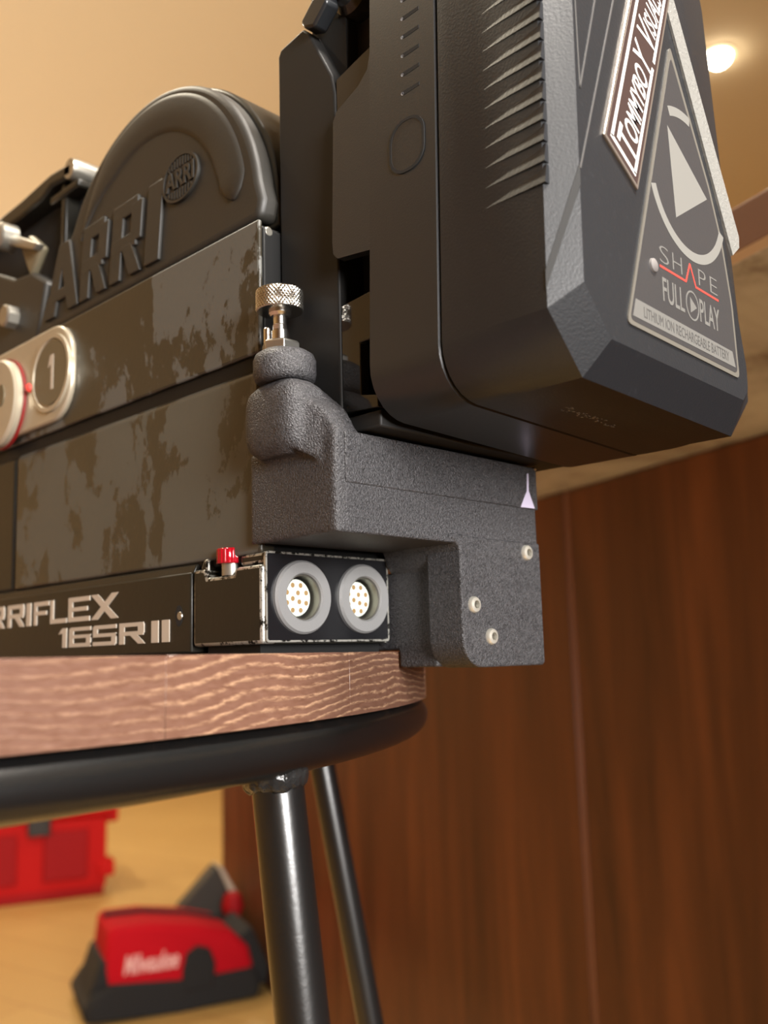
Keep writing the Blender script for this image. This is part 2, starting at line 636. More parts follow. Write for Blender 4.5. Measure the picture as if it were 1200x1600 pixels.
# bar: dark wood front and stone top with a deep overhang
bar = thing('bar_cabinet', 'tall dark brown wooden bar front standing behind the stool', 'cabinet', (700, 600, FZ), in_room=True)
build('carcass', MB().box(712, 1200, -900, 2660, FZ, 195), 'panel_wood', bar)
for a, b, dx in ((-900, 110, 0), (114, 985, 0), (992, 2664, -3)):
    build('panel', MB().box(697 + dx, 712, a, b, FZ + 2, 195), 'panel_wood', bar, (2.5, 2))
build('joint_highlight', MB().box(696.5, 712, 985.5, 991.5, FZ + 2, 195), 'panel_edge_highlight', bar, (1, 2), smooth=30)  # lighter tone paints the light caught along the panel's bevelled edge
build('end_panel', MB().box(698, 1200, 2664, 2680, FZ, 195), 'panel_wood', bar, (2, 2))
top = thing('countertop', 'brown stone countertop overhanging the wooden bar front', 'countertop', (370, 600, 196), in_room=True)
build('slab', MB().box(371, 1230, -900, 2720, 196, 222), 'granite', top, (1.5, 2))
build('front_edge', MB().box(368, 371, -900, 2720, 200, 224), 'granite_edge', top, (0.6, 2), smooth=30)
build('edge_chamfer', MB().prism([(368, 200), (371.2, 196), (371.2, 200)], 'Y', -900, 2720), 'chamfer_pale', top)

# downlights
for i, (dx, dy) in enumerate(DOWNLIGHTS_AND_FILL):
    if i == 0:                                   # the only one built with a fixture
        t = thing('ceiling_downlight', 'round glowing ceiling downlight seen just beside the battery', 'light', (dx, dy, CZ), in_room=True)
        build('trim_ring', MB().lathe([(38, -4), (52, -4), (54, 0), (40, 0), (38, -4)], (dx, dy, CZ), seg=32, close=False), 'lamp_trim', t)
        build('lens', MB().lathe([(4, -34), (20, -30), (31, -20), (36.5, -8), (37.5, -0.2)], (dx, dy, CZ), seg=32), 'lamp_glow', t)
    l = bpy.data.lights.new('downlight_or_fill', 'AREA')
    l.shape = 'DISK'
    l.size = 0.07
    l.energy = DOWN_POWER * (1.2 if i == 4 else 1)
    l.color = (1.0, 0.9, 0.7)
    lo = bpy.data.objects.new('downlight_or_fill', l)
    lo.location = room(dx, dy, CZ - 40) * S
    COL.objects.link(lo)

# red tool crate at the far left
cr = thing('tool_crate', 'hard red tool crate on the floor, cut off by the left edge', 'crate', (200, 3500, FZ), in_room=True)
build('body', MB().prism(rrect(-180, 500, FZ + 20, FZ + 250, 18), 'Y', 3420, 3760), 'crate_red', cr, (6, 2))
build('base', MB().box(-170, 492, 3412, 3750, FZ, FZ + 30), 'crate_red_dark', cr, (6, 2))
build('lid', MB().box(-190, 512, 3408, 3770, FZ + 252, FZ + 330), 'crate_red', cr, (10, 2))
for a in (-120, 80, 300):
    build('recess_panel', MB().box(a, a + 140, 3410, 3424, FZ + 60, FZ + 215), 'crate_red_dark', cr, (5, 2))
for a in (-40, 250):
    build('latch', MB().box(a, a + 70, 3396, 3420, FZ + 205, FZ + 300), 'crate_black', cr, (5, 2))
build('corner_clip', MB().box(496, 540, 3440, 3520, FZ + 225, FZ + 275), 'crate_red', cr, (6, 2))
build('corner_foot', MB().box(470, 524, 3400, 3480, FZ + 60, FZ + 110), 'crate_red', cr, (6, 2))

# red and black tool bag
bg = thing('tool_bag', 'soft red tool bag with black base and straps lying on the floor', 'bag', (480, 2300, FZ), in_room=True)
L = []
for (yy, k) in ((2215, 0.90), (2225, 1.0), (2330, 1.0), (2420, 0.97), (2440, 0.86)):
    pts = [(330, 60), (322, 110), (330, 178), (342, 190), (420, 188), (520, 172), (600, 150), (640, 110), (652, 60)]
    L.append([(487 + (x - 487) * k, yy, FZ + 45 + (z - 45) * k) for x, z in pts])
build('bag_body', MB().loops(L), 'bag_red', bg, (8, 3))
L = []
for (yy, k) in ((2205, 0.93), (2215, 1.0), (2430, 1.0), (2450, 0.93)):
    pts = [(285, 8), (278, 30), (300, 62), (340, 78), (500, 64), (650, 68), (668, 40), (660, 6), (480, 0)]
    L.append([(480 + (x - 480) * k, yy, FZ + z) for x, z in pts])
build('bag_base', MB().loops(L), 'bag_black', bg, (6, 3))
build('end_pocket', MB().prism([(288, FZ + 40), (330, FZ + 40), (348, FZ + 70), (336, FZ + 122), (318, FZ + 128)], 'Y', 2222, 2400), 'bag_black', bg, (8, 2))
build('strap', MB().prism([(486, FZ + 40), (556, FZ + 40), (560, FZ + 90), (548, FZ + 122), (520, FZ + 132), (496, FZ + 118), (488, FZ + 84)], 'Y', 2203, 2226), 'bag_black', bg, (6, 2))
build('end_flap', MB().prism([(616, FZ + 130), (650, FZ + 150), (690, FZ + 60), (684, FZ + 20), (650, FZ + 30), (640, FZ + 100)], 'Y', 2230, 2400), 'bag_black', bg, (6, 2))
build('zip_line', MB().tube([(336, 2330, FZ + 193), (420, 2330, FZ + 191), (520, 2330, FZ + 174), (600, 2330, FZ + 152)], 6, 8), 'bag_black', bg)
mb = placed_text('Milwaukee', 118, 40, 1.0, lambda x, y, z: (362 + x, 2212.5 - z, FZ + 92 + y), shear=0.3, offset=0.25)
build('logo', mb, 'bag_logo', bg, smooth=0)

# dark hard case behind the bag
cs = thing('tool_case', 'dark case with a pale grey edge leaning behind the red bag', 'case', (640, 2500, FZ), in_room=True)
build('case_body', MB().prism([(540, FZ), (672, FZ), (672, FZ + 150), (640, FZ + 236), (628, FZ + 238), (540, FZ + 150)], 'Y', 2475, 2530), 'case_dark', cs, (4, 2))
build('case_edge', MB().prism([(630, FZ + 242), (642, FZ + 238), (682, FZ + 168), (668, FZ + 160)], 'Y', 2462, 2530), 'case_grey', cs, (2, 2))
build('red_pouch', MB().lathe([(4, -30), (20, -24), (28, 0), (20, 26), (4, 34)], (662, 2440, FZ + 150), 'Z', 16), 'crate_red_dark', cs)

# ================================================================== STOOL
SR, ST, SC = 330.0, 19.4, (-110.5, 285.0)
st = thing('stool', 'round brown wooden stool with black tubular steel frame under the film camera', 'stool', (SC[0], SC[1], FZ))
xb = [-331] + [-297 + 70 * k for k in range(9)] + [331]        # plank joints across the seat (relative to its centre)
for a, b in zip(xb[:-1], xb[1:]):
    # slice of the disc between x=a and x=b
    n = 14
    A, B = max(a, -SR + 0.3) + 0.01, min(b, SR - 0.3) - 0.01
    xs = [A + (B - A) * k / n for k in range(n + 1)]
    poly = [(SC[0] + x, SC[1] - math.sqrt(SR * SR - x * x)) for x in xs]
    poly += [(SC[0] + x, SC[1] + math.sqrt(SR * SR - x * x)) for x in reversed(xs)]
    po = build('seat_plank', MB().prism(poly, 'Z', -ST, -2.6), 'stool_wood', st, (0.12, 1), smooth=25)
RR = SR - 6.0
rz = -ST - 6.4
build('ring_rail', MB().tube([(SC[0] + RR * math.cos(t), SC[1] + RR * math.sin(t), rz) for t in [2 * math.pi * k / 128 for k in range(128)]], 6.4, 24, True), 'black_tube', st)
LEGS = (((-13, -24.0), (29, -86)), ((167, 160), (288, 60)), None, None)
tops = [(-13.2, -21.0), (163, 166)]
bots = [(17, -94), (262, 92)]
for k in range(2):
    tops.append((2 * SC[0] - tops[k][0], 2 * SC[1] - tops[k][1]))
    bots.append((2 * SC[0] - bots[k][0], 2 * SC[1] - bots[k][1]))
for (tx, ty), (bx_, by_) in zip(tops, bots):
    lg = build('leg', MB().tube([(tx, ty, rz - 4), (tx + (bx_ - tx) * 0.5, ty + (by_ - ty) * 0.5, (rz + FZ) / 2), (bx_, by_, FZ + 4)], 6.5, 24), 'black_tube', st)
    build('foot_cap', MB().lathe([(7, 0), (7.6, 1), (7.6, 10), (6.6, 12)], (bx_, by_, FZ), seg=20), 'black_rubber', lg)
    wb = MB()
    d = (Vector((SC[0], SC[1])) - Vector((tx, ty))).normalized()
    for k in range(34):
        a = math.radians(-150 + 9 * k)
        c_ = Vector((tx, ty, rz - 5.6 - 1.8 * random.random())) + Vector((-d.x * math.cos(a) - d.y * math.sin(a), -d.y * math.cos(a) + d.x * math.sin(a), 0)) * 5.9
        r_ = 1.6 + 1.2 * random.random()
        wb.lathe([(r_ * math.cos(q), r_ * math.sin(q) * 1.5) for q in [math.radians(x) for x in (-80, -40, 0, 40, 80)]], c_, 'Z', 8)
    wo = build('weld_bead', wb, 'weld', lg, smooth=60)
    md = wo.modifiers.new('remesh', 'REMESH')
    md.mode = 'VOXEL'
    md.voxel_size = 0.0006
    md.use_smooth_shade = True
    md = wo.modifiers.new('smooth', 'SMOOTH')
    md.iterations = 2

# ================================================================== FILM CAMERA
fc = thing('film_camera', 'worn black and olive film camera with a round magazine standing on the stool', 'camera', (28, 110, 0))
build('body_core', MB().box(2.5, 58, 3, 240, 24, 125.2), 'groove_black', fc, (1, 2))
build('upper_panel', MB().box(1, 2.6, 1.6, 240, 84.6, 125.8), 'worn_panel', fc, (0.7, 3))
# door with rolled upper edge and a rounded far end
poly = [(7, 26), (1.4, 26)]
for k in range(7):
    a = math.radians(180 - 90 * k / 6)
    poly.append((4.6 + 3.4 * math.cos(a), 77.4 + 3.4 * math.sin(a)))
poly.append((7, 80.8))
build('door', MB().prism(poly, 'Y', 2.6, 158), 'worn_door', fc, (1.0, 3))
build('front_door', MB().prism([(p[0] + 0.5, p[1]) for p in poly], 'Y', 161, 240), 'base_paint', fc, (1, 2))
build('door_sill', MB().prism([(0.4, 22.6), (7, 22.6), (7, 27), (1.6, 25.4)], 'Y', 34, 240), 'base_paint', fc, (0.4, 2))
build('base_plate', MB().box(0, 56, 34.6, 240, -1.3, 23), 'base_paint', fc, (0.6, 2))
for yy in (8, 60, 200):
    build('foot_pad', MB().box(3, 50.4, yy - 3, yy + 22, -2.6, 0.8), 'groove_black', fc)
# raised hole with a screw in the base plate
build('screw_recess', MB().prism(oval(41, 10, 1.9, 3.2, 24), 'X', -0.12, 0.6), 'black_void', fc)
build('side_screw', MB().lathe([(1.2, -0.3), (1.4, 0), (1.4, 0.6)], (0, 40.4, 10), 'X', 16), 'dull_silver', fc)
for ch, a, b in (('R', 176, 162), ('R', 159.5, 145), ('I', 143.4, 139.8), ('F', 137.2, 125.4), ('L', 124.2, 111.8), ('E', 110.6, 95.4), ('X', 94.6, 76.4)):
    build('letter', side_glyph(ch, a, b, 11.2, 19.8, 0, 0.22), 'letter_metal', fc, smooth=0)
for ch, a, b in (('1', 117.6, 111.6), ('6', 109.6, 94.4), ('S', 92.8, 77.6), ('R', 75.6, 59.8), ('I', 56.2, 52.2), ('I', 50.2, 46.0)):
    build('letter', side_glyph(ch, a, b, 2.3, 9.2, 0, 0.22), 'letter_metal', fc, smooth=0)

# connector block at the rear lower corner (notched for the red lock knob)
blk = [(0.3, 0.3), (33.6, 0.3), (33.6, 23.4), (27.5, 23.4), (26.2, 20.6), (13.2, 20.6), (12.4, 22.6), (0.3, 22.6)]
cb = build('connector_block', MB().prism(blk, 'X', 0, 6.2), 'base_paint', fc, (1.4, 3), edge_mat='bare_edge')
build('block_core', MB().box(5, 50, 5.2, 33.4, 0.4, 20.5), 'base_paint', cb)
build('block_roof', MB().box(5, 50, 0.9, 14.4, 20.6 + 4.4, 26.2), 'base_paint', cb)
build('block_foot', MB().box(5, 50, 0.9, 5.4, 0.3, 1.4), 'base_paint', cb)
build('block_wall', MB().box(48.6, 50, 0.6, 5.4, 0.3, 25.4), 'bare_edge', cb)
build('block_cap', MB().box(1.6, 6.2, 0.4, 12.4, 22.7, 26.4), 'base_paint', fc, (1.2, 3), edge_mat='bare_edge')
build('lock_lug', MB().prism([(27, 22), (30.5, 22), (30.5, 24), (29, 26.5), (27, 26.5)], 'X', 0.6, 8), 'base_paint', fc, (0.9, 2), edge_mat='bare_edge')
# rear face plate with two round openings
def holed_plate(outline, holes, y0, y1):
    b = bmesh.new()
    loops_ = [outline] + holes
    for lp in loops_:
        vv = [b.verts.new((p[0], y0, p[1])) for p in lp]
        for i in range(len(vv)):
            b.edges.new((vv[i], vv[(i + 1) % len(vv)]))
    bmesh.ops.triangle_fill(b, use_beauty=True, use_dissolve=False, edges=b.edges[:], normal=(0, -1, 0))
    mb_ = MB()
    b.verts.index_update()
    mb_.add([tuple(q.co) for q in b.verts], [tuple(q.index for q in f.verts) for f in b.faces])
    b.free()
    n_ = len(mb_.v)
    mb_.add([(q[0], y1, q[2]) for q in mb_.v[:n_]], [tuple(f) for f in mb_.f])
    k_ = 0
    for lp in loops_:
        m__ = len(lp)
        mb_.f += [(k_ + i, k_ + (i + 1) % m__, n_ + k_ + (i + 1) % m__, n_ + k_ + i) for i in range(m__)]
        mb_.mi += [0] * m__
        k_ += m__
    return mb_


build('rear_plate', holed_plate(rrect(1.2, 49.6, 1.0, 26.0, 0.8), [oval(14.0, 13.5, 7.2, 7.2), oval(38.4, 13.6, 7.2, 7.2)], -0.25, 0.6), 'connector_paint', fc)
build('plate_edge', MB().loops([[(p[0], -0.32, p[1]), (q_[0], -0.32, q_[1]), (q_[0], 0.6, q_[1]), (p[0], 0.6, p[1])] for p, q_ in zip(rrect(0.9, 49.9, 0.7, 26.3, 1.0) + [rrect(0.9, 49.9, 0.7, 26.3, 1.0)[0]], rrect(1.5, 49.3, 1.3, 25.7, 0.7) + [rrect(1.5, 49.3, 1.3, 25.7, 0.7)[0]])], False), 'bare_edge', fc)
# red knurled lock knob
kn = MB()
pr = []
for k in range(40):
    a = 2 * math.pi * k / 40
    pr.append((4.0 + (0.35 if k % 2 else 0)) * 1.0)
lo_, hi_ = [], []
for k in range(40):
    a = 2 * math.pi * k / 40
    r_ = pr[k]
    lo_.append((2.9 + r_ * math.cos(a), 18.4 + r_ * math.sin(a), 24.2))
    hi_.append((2.9 + r_ * math.cos(a), 18.4 + r_ * math.sin(a), 28.7))
kn.loops([lo_, hi_])
rk = build('lock_knob', kn, 'red_plastic', fc, (0.3, 2), smooth=20)
rk['label'] = 'small translucent red ribbed lock knob'
build('knob_stem', MB().lathe([(2.9, 20.7 - 24), (2.9, 0.3)], (3.1, 18.4, 24), 'Z', 24), 'dull_silver', rk)

# two multi pin sockets
ring_proto = None
for (cx, cz, R_) in ((14.0, 13.5, 10.7), (38.4, 13.6, 10.6)):
    k = R_ / 10.7
    prof = [(6.6, 4.4), (6.6, -1.4), (7.0, -1.9), (10.0, -1.9), (10.6, -1.2), (10.7, -0.2), (7.1, -0.2), (7.1, 4.4), (6.6, 4.4)]
    rg = build('connector_ring', MB().lathe([(a * k, b) for a, b in prof], (cx, 0, cz), 'Y', 56, False), 'ring_aluminium', fc, smooth=30)
    build('bore', MB().lathe([(6.58 * k, 4.2), (6.58 * k, -0.9), (6.2 * k, -0.9), (6.2 * k, 4.2), (6.58 * k, 4.2)], (cx, 0, cz), 'Y', 40, False), 'bore_metal', rg)
    build('backing', MB().lathe([(6.5, 3.9), (6.5, 4.4)], (cx, 0, cz), 'Y', 32), 'black_void', rg)
    build('insert', MB().lathe([(5.2, 4.0), (5.4, 2.2), (5.1, 1.9)], (cx, 0, cz), 'Y', 40), 'insert_white', rg)
    pin = None
    spots = [(3.9 * math.cos(math.radians(22 + 45 * q)), 3.9 * math.sin(math.radians(22 + 45 * q))) for q in range(8)]
    spots += [(1.5 * math.cos(math.radians(70 + 120 * q)), 1.5 * math.sin(math.radians(70 + 120 * q))) for q in range(3)]
    for px, pz in spots:
        if pin is None:
            p0 = (px, pz)
            pin = build('pin_hole', MB().lathe([(0.74, 2.1), (0.74, 1.84)], (cx + px, 0, cz + pz), 'Y', 14), 'pin_gold', rg)
        else:
            copy_to(pin, rg, (px - p0[0], 0, pz - p0[1]))

# magazine: drum with a raised lid
MC, MR = (67.0, 131.5), 64.0


def arc(r, a0, a1, n, c=MC):
    return [(c[0] + r * math.cos(math.radians(a0 + (a1 - a0) * k / n)), c[1] + r * math.sin(math.radians(a0 + (a1 - a0) * k / n))) for k in range(n + 1)]


prof_o = [(3.0, 127)] + arc(MR, 178, 0, 48) + [(131, 127)]
build('magazine', MB().prism([(2.6, 127)] + arc(MR + 0.4, 178, 14, 44) + [(240, 146), (240, 127)], 'X', 10, 60), 'lid_rubber', fc, (1.2, 3)).data.materials[0] = M['base_paint']
lidp = [(8.5, 127)] + arc(MR - 2.5, 176, 20, 44) + [(150, 150), (240, 150), (240, 127)]
lid = build('magazine_lid', MB().prism([(4.6, 128)] + [(2.9, 134)] + arc(MR - 1.2, 172, 30, 44) + [(142, 141), (150, 127)], 'X', 3.4, 11), 'lid_rubber', fc, (2.2, 4))
# raised horseshoe rib
inner, outer = [], []
rib = MB()
nn = 60
Lr = []
for k in range(nn + 1):
    a = 176 - (176 - 26) * k / nn
    wdt = 6.6 * min(1.0, math.sqrt(max(0.02, k / 3.0))) * (1.0 if k < nn - 14 else max(0.12, (nn - k) / 14))
    r0 = 50.5
    ca, sa = math.cos(math.radians(a)), math.sin(math.radians(a))
    sec = [(-1.0, 3.5), (-0.9, 2.95), (-0.7, 2.6), (0.7, 2.6), (0.9, 2.95), (1.0, 3.5)]
    Lr.append([(x, MC[0] + (r0 + wdt * q) * ca, MC[1] + 3 + (r0 + wdt * q) * sa) for q, x in sec])
rib.loops(Lr)
build('lid_rib', rib, 'lid_rubber', lid, smooth=60)
for ch, a, b in (('A', 140, 113.6), ('r', 112.4, 92.8), ('r', 90.4, 69.6), ('I', 67.0, 58.0)):
    mb = MB()
    for q, poly in enumerate(GLYPH[ch]):
        pts = [(a + (b - a) * p[0] - (3.0 if ch != 'A' else 0) * p[1], 131.6 + 28.4 * p[1]) for p in poly]
        mb.prism(pts, 'X', 2.2 - 0.02 * q, 3.6 + 0.02 * q)
    build('embossed_letter', mb, 'lid_rubber', lid, (0.35, 2), smooth=30)
# oval emblem
em = build('emblem', MB().prism(oval(45.2, 156.3, 10.6, 8.4, 40), 'X', 2.7, 3.6), 'lid_rubber', lid, (0.3, 2))
build('emblem_rim', MB().loops([[(x, 45.2 + 10.6 * s_ * math.cos(t), 156.3 + 8.4 * s_ * math.sin(t)) for (s_, x) in ((1.0, 3.4), (1.0, 2.2), (0.9, 2.2), (0.9, 3.4))] for t in [2 * math.pi * k / 40 for k in range(41)]], False), 'lid_rubber', em)
mb = MB()
for k in range(-5, 6):
    y = 45.2 + k * 1.6
    hh = 7.2 * math.sqrt(max(0.05, 1 - (k * 1.6 / 9.6) ** 2))
    for zz0, zz1 in ((156.3 - hh, 156.3 - 3.9), (156.3 + 3.9, 156.3 + hh)):
        if zz1 > zz0 + 0.4:
            mb.box(2.3, 2.8, y - 0.4, y + 0.4, zz0, zz1)
build('emblem_bars', mb, 'lid_rubber', em, smooth=0)
mb = placed_text('ARRI', 16.6, 6.6, 0.8, lambda x, y, z: (2.4 - z, 53.4 - x, 153.0 + y), offset=0.25)
build('emblem_lettering', mb, 'lid_rubber', em, smooth=0)

# speed dial plate
dp = build('dial_plate', MB().prism([(p[0], p[1]) for p in ([(124.5 + 14.2 * math.cos(math.radians(a)), 106 + 18.2 * math.sin(math.radians(a))) for a in range(90, -91, -10)][::1])] if False else
           rrect(110.6, 196, 87.4, 125.0, (15, 15, 15, 15), 8), 'X', -1.2, 1.4), 'dial_silver', fc, (0.9, 3))
build('counter_rim', MB().lathe([(15.4, 0.2), (15.2, -2.0), (13.6, -2.0), (13.2, -1.3)], (-0.2, 125.6, 106.4), 'X', 44), 'dial_silver', dp)
build('counter_disc', MB().lathe([(12.6, 0.2), (12.6, -1.9)], (-0.2, 125.0, 106.4), 'X', 44), 'dial_disc', dp)
mb = MB()
for q, poly in enumerate([[(0.55, 0), (1, 0), (1, 1), (0.55, 1)], [(0, 0.66), (0.55, 0.74), (0.55, 1), (0.42, 1)]]):
    mb.prism([(127.0 - 4.4 * p[0], 99.6 + 13.6 * p[1]) for p in poly], 'X', -2.2 - 0.01 * q, -1.8)
build('digit', mb, 'letter_metal', dp, smooth=0)
build('index_pin', MB().lathe([(1.9, 0), (1.7, -1.6), (0.8, -2.2)], (-1.1, 142.4, 104.2), 'X', 16), 'index_red', dp)
kb = build('speed_knob', MB().lathe([(18.2, 0), (18.2, -3.0), (17.2, -4.2), (6, -4.6)], (-1.2, 165.5, 102), 'X', 56), 'dial_silver', dp)
build('red_band', MB().lathe([(18.75, 0.1), (18.75, -1.1)], (-1.1, 165.0, 102), 'X', 48), 'dial_red', kb)
build('knob_mark', MB().prism(oval(159.5, 104, 3.4, 4.6, 20), 'X', -6.0, -5.6), 'dial_disc', kb)

# handle and fittings at the front top
hd = build('handle', MB().loops([[(8, y, z0), (20, y, z0), (20, y, z1), (8, y, z1)] for y, z0, z1 in ((132, 193, 199), (150, 195, 200.5), (158, 192, 200), (178, 191, 198.5), (205, 191, 198), (240, 190, 198))]), 'base_paint', fc, (1.2, 2))
build('handle_end', MB().lathe([(4.2, 0), (4.6, 2), (4.6, 12), (3.8, 13)], (8, 133.5, 196.5), 'X', 20), 'dull_silver', hd)
build('handle_strut', MB().box(10, 18, 140, 144, 166, 194), 'base_paint', hd, (1, 2))
build('handle_strut', MB().box(9, 16, 128, 152, 187.5, 191), 'base_paint', hd, (1, 2))
build('viewfinder_block', MB().box(16, 56, 118, 240, 146, 193), 'black_void', fc, (2, 2))
lv = build('lever', MB().prism([(148, 167.6), (152, 166), (176, 176), (176, 179), (170, 178.5)], 'X', 2, 6), 'dull_silver', fc, (0.6, 2))
build('lever_screw', MB().lathe([(6, 4), (6, -3), (5, -4)], (2, 178, 180), 'X', 12), 'dull_silver', lv)
build('cam_lobe', MB().prism([(152, 165.5), (150, 168), (162, 177), (169, 172), (160, 157)], 'X', 5, 9), 'olive_metal', fc, (1.5, 3))
build('latch_plate', MB().prism([(150, 127), (143, 150), (156, 158), (172, 160), (190, 168), (240, 160), (240, 127)], 'X', 4, 12), 'lid_rubber', fc, (1.5, 3))
build('latch_screw', MB().lathe([(5, 4), (5, -3.4), (4.2, -4.2)], (3, 170.5, 142), 'X', 8), 'dull_silver', fc)

# rear of the body between panel and battery mount
build('rear_cover', MB().box(3, 52, 1.9, 4.4, 28, 124), 'groove_black', fc, (0.6, 2))
build('rear_screw', MB().lathe([(1.6, 0), (1.6, -0.5), (1.2, -0.8)], (5.2, 2.6, 123), 'Y', 18), 'dull_silver', fc)

# ================================================================== BATTERY BRACKET (printed nylon)
ad = thing('battery_bracket', 'grainy black printed bracket holding the battery mount behind the film camera', 'bracket', (44, -16, -8))


def soft(o, voxel, it):
    r = o.modifiers.new('remesh', 'REMESH')
    r.mode = 'VOXEL'
    r.voxel_size = voxel * S
    r.use_smooth_shade = True
    s_ = o.modifiers.new('smooth', 'SMOOTH')
    s_.factor = 0.5
    s_.iterations = it


mb = MB()
mb.box(0.2, 88, -31.4, 0.4, 28.2, 55.6)                 # upper arm
mb.box(50.8, 88, -19, -3.4, -7.6, 40)
mb.box(50.8, 88, -5, 12, -2.2, 22)                   # drop leg
mb.box(-0.7, 0.95, -31.4, 4.6, 28.2, 54)                  # cheek wrapping the camera's side
# bulge under the screw cap
bul = []
for i in range(9):
    t = -1 + 2 * i / 8
    zz = 61.3 + 10.6 * t
    k = (1 - abs(t) ** 4.2) ** (1 / 4.2) if abs(t) < 1 else 0.35
    k = max(k, 0.62)
    bul.append([(0.4 + 7.8 * k * math.copysign(abs(math.cos(a)) ** 0.55, math.cos(a)), -10.4 + 11.8 * k * math.copysign(abs(math.sin(a)) ** 0.55, math.sin(a)), zz) for a in [2 * math.pi * q / 32 for q in range(32)]])
mb.loops(bul)
# sloping shoulder from bulge to the arm's near corner
mb.loops([[(-5.2, -17, 52.5), (8, -17, 52.5), (8, -17, 71), (-5.2, -17, 70)], [(-0.6, -27, 47), (8, -27, 47), (8, -27, 63), (-0.6, -27, 61.5)], [(0.3, -31.3, 40), (8, -31.3, 40), (8, -31.3, 56), (0.3, -31.3, 55.2)]])
mb.box(0, 7.6, -19, -3, 50, 67)
body = build('bracket_body', mb, 'nylon', ad)
soft(body, 0.7, 7)
# lower cover with large fillet on its left side
cv = rrect(48.2, 88.2, -8, 30.6, (8.5, 1.6, 0.6, 0.6), 8)
# the arm runs out into the cover over an inside fillet
build('cover', MB().prism(cv, 'Y', -31.7, -18.4), 'nylon', ad, (1.2, 3))
fil = [(52, 31), (43.2, 31), (43.2, 29.6)] + [(43.2 + 5.4 * math.sin(math.radians(a)), 24.2 + 5.4 * math.cos(math.radians(a))) for a in range(0, 91, 15)] + [(52, 20)]
build('inside_fillet', MB().prism(fil, 'Y', -31.75, -0.8), 'nylon', ad, (0.5, 2))
build('face_plate', MB().box(2.7, 88.3, -31.85, -29, 41.5, 55.4), 'nylon', ad, (0.35, 2))
scr = None
for sx, sz in ((80.7, 27.2), (53.4, 10.3), (61.0, 1.0)):
    if scr is None:
        b0 = (sx, sz)
        scr = build('cover_screw', MB().lathe([(2.5, 0.4), (2.5, -0.5), (2.1, -1.1), (1.2, -1.35), (1.15, -0.4)], (sx, -31.7, sz), 'Y', 24), 'screw_steel', ad)
        hx = build('hex_socket', MB().lathe([(1.15, -0.35), (1.15, -0.6)], (sx, -31.7, sz), 'Y', 6), 'bore_metal', scr)
    else:
        c2 = copy_to(scr, ad, (sx - b0[0], 0, sz - b0[1]))
        h2 = copy_to(hx, c2)
build('scuff_mark', MB().prism([(78.8, 41.7), (86.4, 41.9), (83.6, 47.4), (83.9, 53), (83.1, 53), (82.5, 47.2)], 'Y', -31.92, -31.8), 'pale_mark', ad, smooth=0)
# small bright chip at the far upper corner
build('corner_chip', MB().lathe([(0.4, -0.8), (1.0, 0), (0.4, 0.8)], (87.9, -31.2, 55.0), 'Z', 8), 'pin_gold', ad)

# screw cap and thumbscrew
cap = build('screw_cap', MB().lathe([(7.6, -0.4), (8.5, 0.5), (8.85, 2.2), (8.85, 6.0), (8.2, 7.5), (6.4, 8.7), (5.4, 8.8)], (0.2, -10.6, 72.4), 'Z', 40), 'nylon', ad, smooth=60)
TX, TY = 0.3, -8.6
ts = build('thumbscrew', MB().lathe([(1.9, 0), (1.9, 12.6)], (TX, TY, 82), 'Z', 20), 'satin_steel', ad)
ts['label'] = 'shiny steel thumbscrew with a diamond knurled head'
ths = []
for k in range(12 * 10):
    a = 2 * math.pi * k / 12
    ths.append((TX + 2.0 * math.cos(a), TY + 2.0 * math.sin(a), 86.2 + 3.4 * k / 120))
build('screw_thread', MB().tube(ths, 0.22, 5), 'satin_steel', ts)
build('screw_collar', MB().lathe([(2.5, 0), (2.5, 3.2), (2.1, 3.6)], (TX, TY, 84.6), 'Z', 20), 'satin_steel', ts)
build('guide_pin', MB().lathe([(1.1, 0), (1.1, 5.2), (0.8, 5.6)], (TX - 2.2, TY + 3.0, 83.6), 'Z', 12), 'satin_steel', ts)
build('hex_nut', MB().lathe([(5.2, 0), (5.6, 0.4), (5.6, 2.8), (5.0, 3.4)], (TX, TY - 0.2, 81.1), 'Z', 6), 'nut_steel', ts, (0.2, 2), smooth=20)
kh = MB()
NT, NZ, RH, HH = 240, 26, 6.55, 6.2
Lk = []
for j in range(NZ + 1):
    zz = HH * j / NZ
    row = []
    for k in range(NT):
        a = 2 * math.pi * k / NT
        u1 = abs(((k / NT * 40 + j / NZ * 4.6) % 1) - 0.5) * 2
        u2 = abs(((k / NT * 40 - j / NZ * 4.6) % 1) - 0.5) * 2
        r_ = RH + 0.34 * min(u1, u2) * (0 if j in (0, NZ) else 1) - (0.25 if j in (0, NZ) else 0)
        row.append((TX + r_ * math.cos(a), TY + r_ * math.sin(a), 93.6 + zz))
    Lk.append(row)
kh.loops(Lk)
build('knurled_head', kh, 'knurled_steel', ts, smooth=18)
build('head_collar', MB().lathe([(2.6, 0), (3.2, 0.8), (3.2, 1.6)], (TX, TY, 92.2), 'Z', 20), 'satin_steel', ts)

